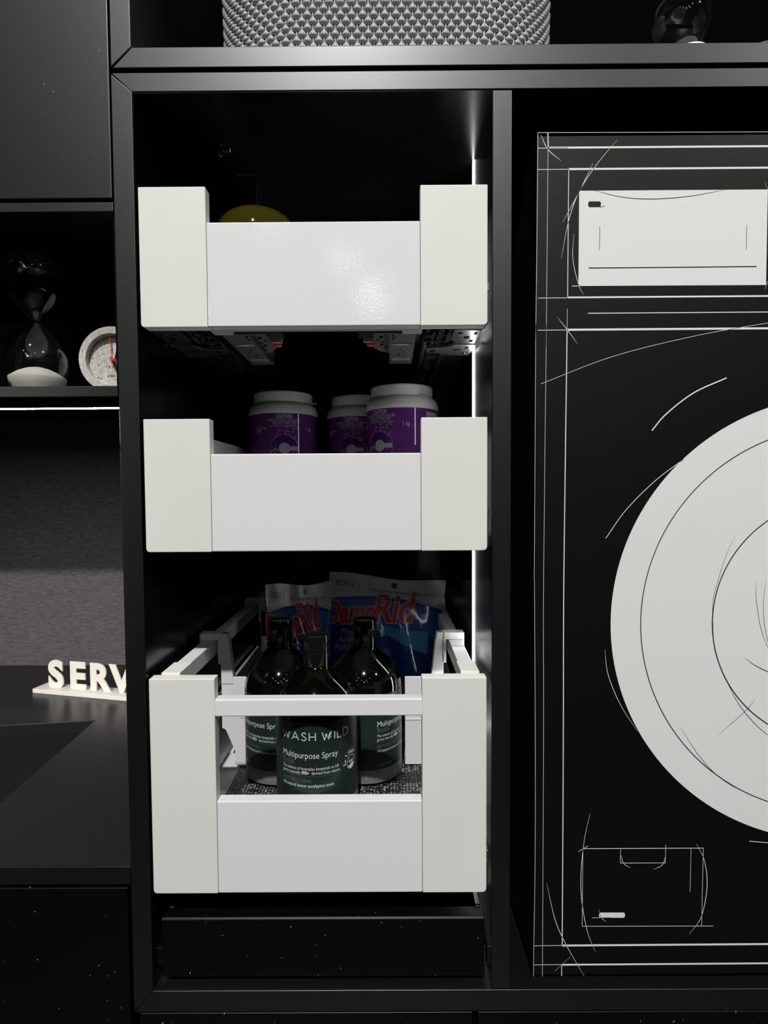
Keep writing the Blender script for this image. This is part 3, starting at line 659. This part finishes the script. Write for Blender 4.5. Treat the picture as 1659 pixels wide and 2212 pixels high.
add_text(tx, 'ACTIVE INGREDIENT: SODIUM PERCARBONATE 310g/kg', .0026, 0, .0898, j1, align='CENTER', xs=.62)
add_text(tx, '1 kg', .0078, math.radians(43)*LR, .0850, j1, align='CENTER', xs=.74)
for (x_, y_, r_) in ((-.006, .0815, .0030), (.0035, .0860, .0026), (.0045, .0800, .0034), (.0150, .0845, .0034), (-.0135, .0520, .0060), (-.0120, .0560, .0035)):
    ribbon(tx, circle(x_, y_, r_, 20, .4, 4.2), .0005, j2)
for a_ in (.6, .9, 2.3): ribbon(tx, [(.012, .0720), (.012+.008*math.cos(a_), .0720+.008*math.sin(a_))], .0003, j2)
tag(link('lettering', tx, JINK, J), kind='stuff')
def ringsector(bm, cx, cy, r0, r1, a0, a1, n, mf):
    for i in range(n):
        p, q = a0+(a1-a0)*i/n, a0+(a1-a0)*(i+1)/n
        poly(bm, [(cx+r0*math.cos(p), cy+r0*math.sin(p)), (cx+r1*math.cos(p), cy+r1*math.sin(p)), (cx+r1*math.cos(q), cy+r1*math.sin(q)), (cx+r0*math.cos(q), cy+r0*math.sin(q))], mf)
bm = NB(); ringsector(bm, 0, .0595, .0188, .0204, .15, 2*PI-.15, 48, j1); link('emblem_glow', bm, JPL, J)
bm = NB(); ringsector(bm, 0, .0595, .0076, .0188, .30, 2*PI-.30, 48, j1); link('emblem_ring', bm, JPD, J)
bm = NB()
for i in range(12): poly(bm, [(0, .0595)]+[(.0079*math.cos(PI*i/6), .0595+.0079*math.sin(PI*i/6)), (.0079*math.cos(PI*(i+1)/6), .0595+.0079*math.sin(PI*(i+1)/6))], j3)
for i in range(5): poly(bm, [(.006+.0026*i, .0566), (.006+.0026*(i+1), .0566), (.006+.0026*(i+1), .0624), (.006+.0026*i, .0624)], j3)
link('emblem_disc', bm, JG, J)
# rainbow mark
xo = math.radians(-44)*LR
for (cl, aa, bb) in (((.55, .10, .04), .6, 1.7), ((.55, .38, .03), 1.7, 3.6), ((.05, .30, .12), 3.6, 4.3), ((.03, .10, .45), 4.3, 5.4)):
    bm = NB(); ringsector(bm, xo, .0855, .0052, .0060, aa, bb, 10, j1); link('colour_mark', bm, mat('mark_ink', cl, .4), J)
bm = NB(); add_text(bm, 'COLOUR', .0044, xo-.0032, .0858, j2, xs=.8, offset=.00012); add_text(bm, 'SAFE', .0044, xo-.0032, .0820, j2, xs=.8, offset=.00012)
link('colour_mark', bm, mat('mark_gold', (.50, .36, .08), .4), J)
# care panel
x0 = math.radians(78)*LR
bm = NB()
for i in range(10): poly(bm, [(x0+.0034*i, .062), (x0+.0034*(i+1), .062), (x0+.0034*(i+1), .104), (x0+.0034*i, .104)], j1)
link('care_panel', bm, JG, J)
bm = NB(); add_text(bm, 'CARE INSTRUCTIONS', .0040, x0+.002, .096, j2, xs=.6, offset=.0001)
for i in range(6):
    ribbon(bm, [(x0+.002+.003*k, .0925-.0042*i) for k in range(9)], .0010, j2)
link('care_panel_print', bm, BPL, J)
ZJ = -.0648+.0621
J.scale = (1.06, 1.06, 1.06); J.location = (.0245, .2510, ZJ); J.rotation_euler = (0, 0, math.radians(-38)); J['label'] = 'purple powder tub at front right, nearest of the three'
dup(J, (-.1579, .3005, ZJ), math.radians(11), 'purple powder tub at left, standing apart from the other two')
dup(J, (-.0413, .3410, ZJ), math.radians(-12), 'purple powder tub in the middle, half hidden by its right neighbour')
# ------------------------------------------------------------------ moisture absorber bags
BBL = mat('bag_blue', (.006, .022, .095), .12, spec=.6, coat=.4, bump=(18, .5, .006)); BWH = mat('bag_white', (.22, .23, .25), .25, bump=(22, .35, .006))
BLT = mat('bag_light_blue', (.03, .13, .27), .15, coat=.3, bump=(18, .4, .006)); BMD = mat('bag_mid_blue', (.010, .055, .19), .15, coat=.3, bump=(18, .4, .006)); BRD = mat('bag_red', (.26, .016, .014), .2, coat=.3)
BDK = mat('bag_dark_print', (.01, .01, .012), .4)
def bag(loc, rz, tilt, label, Wd=.182, Ht=.222, roll=0.0):
    R_ = Matrix.Translation(loc) @ Matrix.Rotation(rz, 4, 'Z') @ Matrix.Rotation(tilt, 4, 'X') @ Matrix.Rotation(roll, 4, 'Y')
    def S(u, v, off=0.0, side=-1):
        e_ = max(0, 1-abs(2*u-1)**3); b__ = max(0.0, math.sin(PI*min(1, max(0, v*1.18)))) if v < .85 else 0.0
        th = .024*e_**.7*b__**.6+.0012
        wv = .004*math.sin(5*u+1)*max(0, v-.6)+.0025*math.sin(17*u+9*v)*e_*(1-.8*min(1, max(0, (v-.70)/.16)))
        top = Ht*(1+.012*math.sin(7*u+.5)*(v > .9))
        nar = 1-.05*math.sin(PI*v)*(1 if v < .9 else 0)
        return R_ @ Vector(((u-.5)*Wd*nar, side*(th+off)+wv, v*top))
    B = empty('moisture_absorber_bag', loc, label, 'bag', 'moisture absorber bags in the deep drawer')
    bm = NB(); n = 36; Gf = [[bm.verts.new(S(i/n, j/n)) for i in range(n+1)] for j in range(n+1)]; Gb = [[bm.verts.new(S(i/n, j/n, 0, 1)) for i in range(n+1)] for j in range(n+1)]
    for j in range(n):
        for i in range(n):
            bm.faces.new((Gf[j][i], Gf[j][i+1], Gf[j+1][i+1], Gf[j+1][i])); bm.faces.new((Gb[j][i], Gb[j+1][i], Gb[j+1][i+1], Gb[j][i+1]))
    for i in range(n):
        bm.faces.new((Gf[0][i], Gb[0][i], Gb[0][i+1], Gf[0][i+1])); bm.faces.new((Gf[n][i], Gf[n][i+1], Gb[n][i+1], Gb[n][i]))
        bm.faces.new((Gf[i][0], Gf[i+1][0], Gb[i+1][0], Gb[i][0])); bm.faces.new((Gf[i][n], Gb[i][n], Gb[i+1][n], Gf[i+1][n]))
    link('pouch', bm, BBL, B, smooth=60)
    def patch(name, lo, hi, u0, u1, m, off, nu=32, nv=8):
        bm = NB(); G_ = []
        for i in range(nu+1):
            u = u0+(u1-u0)*i/nu; a_, b2 = lo(u), hi(u)
            G_.append([bm.verts.new(S(u, a_+(b2-a_)*k/nv, off)) for k in range(nv+1)])
        for i in range(nu):
            for k in range(nv): bm.faces.new((G_[i][k], G_[i+1][k], G_[i+1][k+1], G_[i][k+1]))
        return link(name, bm, m, B, smooth=60)
    patch('header', lambda u: .865-.05*(2*u-1)**2-.02*u, lambda u: 1.0, .0, 1.0, BWH, .0013, 36, 12)
    patch('swoosh', lambda u: .66-.06*u, lambda u: .845-.05*(2*u-1)**2-.02*u, .02, .98, BMD, .0013, 36, 12)
    patch('swoosh', lambda u: .56+.09*math.cos((u-.25)*4), lambda u: .66+.02*math.sin(6*u), .40, .90, BLT, .0020, 36, 12)
    patch('swoosh', lambda u: .0, lambda u: max(.0, .30-.9*(u-.12)**2*4), .0, .38, BWH, .0020, 36, 12)
    mp = lambda off: (lambda x, y: S(x/.186+.5, y/.224, off))
    def slant(bm, s, size, x, y, mf, rot, **k):
        c, s_ = math.cos(rot), math.sin(rot); V, F = glyphs(s, size, **k)
        tb = NB(); vs_ = [tb.verts.new((x+c*v[0]-s_*v[1], y+s_*v[0]+c*v[1], 0)) for v in V]
        for f in F:
            try: tb.faces.new([vs_[i] for i in f])
            except ValueError: pass
        if size > .02:
            for _ in range(4):
                bmesh.ops.triangulate(tb, faces=tb.faces[:])
                le = [e_ for e_ in tb.edges if e_.calc_length() > .004]
                if le: bmesh.ops.subdivide_edges(tb, edges=le, cuts=1)
            bmesh.ops.triangulate(tb, faces=tb.faces[:])
        tb.verts.index_update(); nv_ = [bm.verts.new(mf(v.co.x, v.co.y)) for v in tb.verts]
        for f in tb.faces:
            try: bm.faces.new([nv_[v.index] for v in f.verts])
            except ValueError: pass
        tb.free()
    for (m, off, of) in ((BWH, .0027, .0034), (BRD, .0032, .0014)):
        bm = NB()
        slant(bm, 'Damp', .049, -.099, .1440, mp(off), .10, xs=.72, shear=.22, offset=of, space=.98)
        slant(bm, 'Rid', .060, -.019, .1520, mp(off), .10, xs=.84, shear=.22, offset=of, space=.98)
        link('brand_lettering', bm, m, B)
    bm = NB()
    for i, s in enumerate(('Moisture', 'Absorber', 'Refill')): slant(bm, s, .0135, -.070-.004*i, .1290-.0125*i, mp(.0022), .06, shear=.2)
    link('product_lettering', bm, BWH, B)
    bm = NB(); slant(bm, 'REFILL |', .0125, -.082, .2035, mp(.0022), -.06, xs=.9); slant(bm, 'Long-Lasting Moisture Absorption', .0108, -.030, .2000, mp(.0022), -.03, shear=.25, xs=.70)
    poly(bm, [(.012+.005*math.cos(a_), .2135+.005*math.sin(a_)) for a_ in [2*PI*i/12 for i in range(12)]], mp(.0023))
    link('header_print', bm, BDK, B)
    return B
bag(Vector((-.0155, .290, ZM+.0078)), math.radians(-2), math.radians(-7), 'large blue and white pouch with red lettering, facing forward behind the bottles', Wd=.186, Ht=.219, roll=math.radians(4.5))
bag(Vector((-.1290, .252, ZM+.0035)), math.radians(36), math.radians(-6), 'blue and white pouch turned sideways at left, in front of the larger pouch', Wd=.112, Ht=.219, roll=math.radians(3))
# ------------------------------------------------------------------ soap dispenser in the top drawer
Z1 = .1668+.0621
GOLD = mat('amber_glass', (.17, .142, .014), .04, trans=.8, ior=1.4, coat=.5)
SD = empty('soap_dispenser', (-.1510, .105, Z1), 'round yellow glass soap dispenser with black pump in the top drawer', 'dispenser')
cx, cy = -.1510, .105
lathe('bottle', [(0, 0), (.040, 0), (.0480, .003), (.0510, .03), (.0510, .064), (.0495, .0745), (.0460, .0835), (.0400, .0912), (.0330, .0958), (.0280, .0976), (.0255, .0988), (.0235, .0992), (0, .0992)], GOLD, SD, c=(cx, cy, Z1), segs=64, smooth=50)
bm = alathe(NB(), [(.0, .0993), (.0140, .0993), (.0135, .1015), (.0052, .1030), (.0046, .134), (.0028, .135), (.0026, .1455), (.0, .146)], (cx, cy, Z1), 32)
atube(bm, [(cx+.004, cy, Z1+.1462), (cx-.006, cy-.001, Z1+.1467), (cx-.018, cy-.004, Z1+.1455), (cx-.023, cy-.006, Z1+.143)], .0027, 10)
link('pump', bm, BPL, SD, smooth=40)
# ------------------------------------------------------------------ basket on the upper shelf
BKM = mat('basket_grey_plastic', (.42, .42, .425), .38, spec=.4); BKS = mat('basket_liner_grey', (.16, .16, .162), .5)
BK = empty('basket', (.004, .16, ZU1), 'large grey basket with knotted plastic weave on the upper shelf', 'basket')
hw, yA, yB, cr = .193, .030, .300, .105
def path(n):
    segs = []; xc = .0045
    P = []
    def arc(cx_, cy_, a0, a1):
        return [(cx_+cr*math.cos(a0+(a1-a0)*i/24), cy_+cr*math.sin(a0+(a1-a0)*i/24)) for i in range(25)]
    P += arc(xc-hw+cr, yA+cr, PI, 1.5*PI)+arc(xc+hw-cr, yA+cr, 1.5*PI, 2*PI)+arc(xc+hw-cr, yB-cr, 0, .5*PI)+arc(xc-hw+cr, yB-cr, .5*PI, PI)
    P.append(P[0]); P = np.array(P); d = np.r_[0, np.cumsum(np.hypot(*np.diff(P, axis=0).T))]
    s = np.arange(n)*d[-1]/n; x = np.interp(s, d, P[:, 0]); y = np.interp(s, d, P[:, 1])
    tx_ = np.interp(s+.002, d, P[:, 0], period=None)-x; ty_ = np.interp(s+.002, d, P[:, 1])-y
    if abs(tx_[-1])+abs(ty_[-1]) < 1e-9: tx_[-1], ty_[-1] = tx_[-2], ty_[-2]
    L_ = np.hypot(tx_, ty_); return x, y, tx_/L_, ty_/L_, d[-1]
per = path(10)[4]; NC = int(round(per/.00585/2))*2
X_, Y_, TX, TY, _ = path(NC)
# one onion-shaped knot: local (t, n, z)
kv, kf = [], []
prof_k = [(.0003, .0052), (.0011, .0046), (.0020, .0030), (.0043, .0005), (.0052, -.0008), (.0044, -.0024), (.0024, -.0036), (.0006, -.0040)]
ns = 10
for (r, z) in prof_k:
    for i in range(ns):
        a_ = 2*PI*i/ns; kv.append((r*math.cos(a_)*1.0, r*math.sin(a_)*.72, z))
for j in range(len(prof_k)-1):
    for i in range(ns): kf.append((j*ns+i, (j+1)*ns+i, (j+1)*ns+(i+1) % ns, j*ns+(i+1) % ns))
o_ = len(kv)
for z in (-.0040, -.0082):
    for i in range(5): kv.append((.00085*math.cos(2*PI*i/5), .00085*math.sin(2*PI*i/5), z))
for i in range(5): kf.append((o_+i, o_+5+i, o_+5+(i+1) % 5, o_+(i+1) % 5))
kv = np.array(kv); V, F = [], []
xm, ym = .0045, (yA+yB)/2
for c_ in range(NC):
    for r_ in range(10):
        z = ZU1+.009+.01285*r_+(.00642 if c_ % 2 else 0)
        s_ = 1+.10*(z-ZU1-.05)
        cx_, cy_ = xm+(X_[c_]-xm)*s_, ym+(Y_[c_]-ym)*s_
        b0 = len(V); W_ = np.empty_like(kv)
        W_[:, 0] = cx_+kv[:, 0]*TX[c_]+kv[:, 1]*TY[c_]; W_[:, 1] = cy_+kv[:, 0]*TY[c_]-kv[:, 1]*TX[c_]; W_[:, 2] = z+kv[:, 2]
        V += [tuple(q) for q in W_]; F += [tuple(b0+i for i in f) for f in kf]
wv_ = link('knotted_weave', (V, F), BKM, BK, smooth=50); wv_['kind'] = 'stuff'
def loop(z, ins):
    s_ = 1+.10*(z-ZU1-.05); return [(xm+(x-xm)*s_+ty*(-ins)*-1*-1, ym+(y-ym)*s_+tx*ins, z) for x, y, tx, ty in zip(X_, Y_, TX, TY)]
bm = NB(); rings = [[bm.verts.new(p) for p in loop(z, i_)] for (z, i_) in ((ZU1+.0005, .0045), (ZU1+.058, .0045), (ZU1+.058, .0075), (ZU1+.003, .0075))]
for A_, B_ in zip(rings[:-1], rings[1:]):
    for i in range(NC): bm.faces.new((A_[i], A_[(i+1) % NC], B_[(i+1) % NC], B_[i]))
bm.faces.new(rings[0][::-1]); bm.faces.new(rings[-1])
link('solid_base', bm, BKS, BK, smooth=50)
bm = NB(); rings = [[bm.verts.new(p) for p in loop(z, i_)] for (z, i_) in ((ZU1+.136, -.003), (ZU1+.150, -.003), (ZU1+.150, .006), (ZU1+.136, .006))]
for A_, B_ in zip(rings, rings[1:]+rings[:1]):
    for i in range(NC): bm.faces.new((A_[i], A_[(i+1) % NC], B_[(i+1) % NC], B_[i]))
link('rim', bm, BKM, BK, smooth=50)
# ------------------------------------------------------------------ glass globe, cable
GLASS = mat('clear_glass', (1, 1, 1), 0.0, trans=1.0, ior=1.45)
FROST = mat('frosted_grey', (.42, .42, .43), .45)
gc = Vector((.3360, .075, .5200)); gr = .0325
GB = empty('glass_globe', (gc.x, gc.y, ZU1), 'clear round glass globe with ribbed neck on a white puck', 'lamp')
lathe('puck', [(0, 0), (.0235, 0), (.0235, .0385), (.0225, .0408), (.0195, .0418), (0, .0420)], WPL, GB, c=(gc.x+.0075, gc.y, ZU1), segs=48, smooth=40)
th0, th1 = PI*.001, PI*.999
oa = [th0+(th1-th0)*i/32 for i in range(33)]
po = [(gr*math.sin(a_), -gr*math.cos(a_)) for a_ in oa]; pi_ = [((gr-.0011)*math.sin(a_), -(gr-.0011)*math.cos(a_)) for a_ in oa]
lathe('globe', [(0, pi_[-1][1])]+pi_[::-1][1:-1]+[(0, pi_[0][1])], GLASS, GB, c=gc, segs=64, smooth=60)
lathe('globe', [(0, po[0][1])]+po[1:-1]+[(0, po[-1][1])], GLASS, GB, c=gc, segs=64, smooth=60)
tl = Vector((0, 0, 1)).rotation_difference(Vector((-.22, -.55, .80))).to_matrix()
pn_ = [(0, .0245)]+[(.0020+.0021*i, .0245-.0004*(i % 2)) for i in range(6)]+[(.0136, .0255), (.0138, .0330)]
for i in range(6): pn_ += [(.0132, .0345+.004*i), (.0138, .0355+.004*i), (.0138, .0370+.004*i)]
pn_ += [(.0110, .0600), (0, .0600)]
lathe('neck', [(r_, z_+.0050) for r_, z_ in pn_], FROST, GB, c=gc, segs=40, tilt=tl, smooth=30)
pts = []
for i in range(60):
    a_ = i*.42; pts.append((.425+.052*math.cos(a_)+.010*math.sin(a_*.37), .082+.040*math.sin(a_), ZU1+.0035+.00052*i))
pts = [Vector(p) for p in pts]
cbm = link('cable', atube(NB(), catmull(pts, 4), .0026, 8), mat('grey_black_cable', (.05, .05, .058), .45), None, smooth=60, origin=(.425, .085, ZU1))
tag(cbm, 'dark coiled cable lying on the upper shelf right of the glass globe', 'cable')
# ------------------------------------------------------------------ hourglass and clock in the niche
ZS = .1078
hc = Vector((-.3885, .052, ZS)); 
HG = empty('hourglass', hc, 'clear glass hourglass with white sand in its lower bulb', 'hourglass')
hp = [(.0150, .0), (.0235, .003), (.0290, .0110), (.0322, .0230), (.0332, .0330), (.0318, .0430), (.0280, .0540), (.0220, .0640), (.0140, .0720), (.0085, .0765), (.0050, .0790), (.0042, .0805), (.0050, .0822), (.0085, .0855), (.0140, .0905), (.0215, .0990), (.0275, .1085), (.0315, .1190), (.0328, .1290), (.0312, .1390), (.0260, .1470), (.0180, .1520), (.0080, .1540)]
def dens(P, n=4):
    return [(v.x, v.y) for v in catmull([(p[0], p[1], 0) for p in P], n)]
ho = dens(hp); hi_ = [(max(.0012, r_-.0015), z_+(.0011 if z_ < .01 else (-.0011 if z_ > .150 else 0))) for r_, z_ in ho]
lathe('glass', [(0, 0)]+ho+[(0, .1542), (0, .1530)]+hi_[::-1]+[(0, .0012)], GLASS, HG, c=hc, segs=64, smooth=60)
SAND = mat('white_sand', (.80, .80, .74), .8, bump=(2500, .6, .0006))
sp_ = [(max(0, r_-.0006), z_) for r_, z_ in hi_ if z_ < .0172]
lathe('sand', [(0, .0013)]+sp_+[(.0284, .0182), (.0255, .0205), (.0200, .0245), (.0120, .0282), (.0060, .0298), (0, .0302)], SAND, HG, c=hc, segs=64, smooth=60)
def terrazzo():
    m = bpy.data.materials.new('terrazzo'); m.use_nodes = True; nt = m.node_tree; N = nt.nodes; L = nt.links
    b = N['Principled BSDF']; b.inputs['Roughness'].default_value = .6
    tc = N.new('ShaderNodeTexCoord'); cur = None
    for (sc_, th, sel, colr) in ((420, .42, .50, (.66, .64, .57, 1)), (300, .30, .84, (.03, .03, .03, 1))):
        v = N.new('ShaderNodeTexVoronoi'); v.inputs['Scale'].default_value = sc_
        nz = N.new('ShaderNodeTexNoise'); nz.inputs['Scale'].default_value = sc_*2.2; L.new(tc.outputs['Object'], nz.inputs['Vector'])
        mv = N.new('ShaderNodeMix'); mv.data_type = 'VECTOR'; mv.inputs[0].default_value = .004; L.new(tc.outputs['Object'], mv.inputs[4]); L.new(nz.outputs['Color'], mv.inputs[5]); L.new(mv.outputs[1], v.inputs['Vector'])
        lt = N.new('ShaderNodeMath'); lt.operation = 'LESS_THAN'; lt.inputs[1].default_value = th; L.new(v.outputs['Distance'], lt.inputs[0])
        sp = N.new('ShaderNodeSeparateColor'); L.new(v.outputs['Color'], sp.inputs[0])
        gt = N.new('ShaderNodeMath'); gt.operation = 'GREATER_THAN'; gt.inputs[1].default_value = sel; L.new(sp.outputs[0], gt.inputs[0])
        mu = N.new('ShaderNodeMath'); mu.operation = 'MULTIPLY'; L.new(lt.outputs[0], mu.inputs[0]); L.new(gt.outputs[0], mu.inputs[1])
        mc = N.new('ShaderNodeMix'); mc.data_type = 'RGBA'; mc.inputs[6].default_value = (.42, .40, .37, 1); mc.inputs[7].default_value = colr
        if cur: L.new(cur, mc.inputs[6])
        L.new(mu.outputs[0], mc.inputs[0]); cur = mc.outputs[2]
    L.new(cur, b.inputs['Base Color']); return m
TZ = terrazzo(); RED = mat('red_hand', (.75, .02, .03), .4)
qc = Vector((-.3133, .079, .1502))
CK = empty('table_clock', (qc.x, qc.y, ZS), 'round speckled grey stone table clock with a red second hand', 'clock')
ry = Matrix.Rotation(math.radians(90), 3, 'X')
CR = .0372
lathe('case', [(0, -.020), (CR-.001, -.020), (CR, -.019), (CR, .0112), (CR-.0006, .0120), (.0296, .0120), (.0290, .0114), (.0290, .0035), (0, .0035)], TZ, CK, c=qc, segs=80, tilt=ry, smooth=30)
box('foot', qc.x-.010, qc.x+.010, qc.y-.008, qc.y+.016, ZS, qc.z-CR+.003, TZ, CK)
def hand(name, L0, L1, w0, w1, a_, y, m):
    c_, s_ = math.sin(a_), math.cos(a_)
    P = [(-L0, -w0), (L1, -w1), (L1, w1), (-L0, w0)]
    return prism(name, [(qc.x+u*c_-v*s_, qc.z+u*s_+v*c_) for u, v in P], 'y', y, y+.0006, m, CK)
yf = qc.y-.0037
hand('minute_hand', .005, .0215, .0011, .0008, math.radians(13), yf-.003, mat('pale_hand', (.62, .64, .70), .3))
hand('hour_hand', .005, .0260, .0013, .0009, math.radians(162), yf-.002, BPL)
hand('second_hand', .0085, .0265, .0004, .0004, math.radians(-6), yf-.0045, RED)
lathe('hand_cap', [(0, 0), (.0022, 0), (.0022, .0062), (.0018, .0066), (0, .0066)], RED, CK, c=(qc.x, qc.y-.0030, qc.z), segs=24, tilt=ry)
bm = NB()
add_text(bm, 'cloc', .0050, qc.x-.0085, qc.z-.0185, lambda x, y: Vector((x, qc.y-.0038, y)), shear=.25, space=1.15)
link('dial_lettering', bm, BPL, CK)
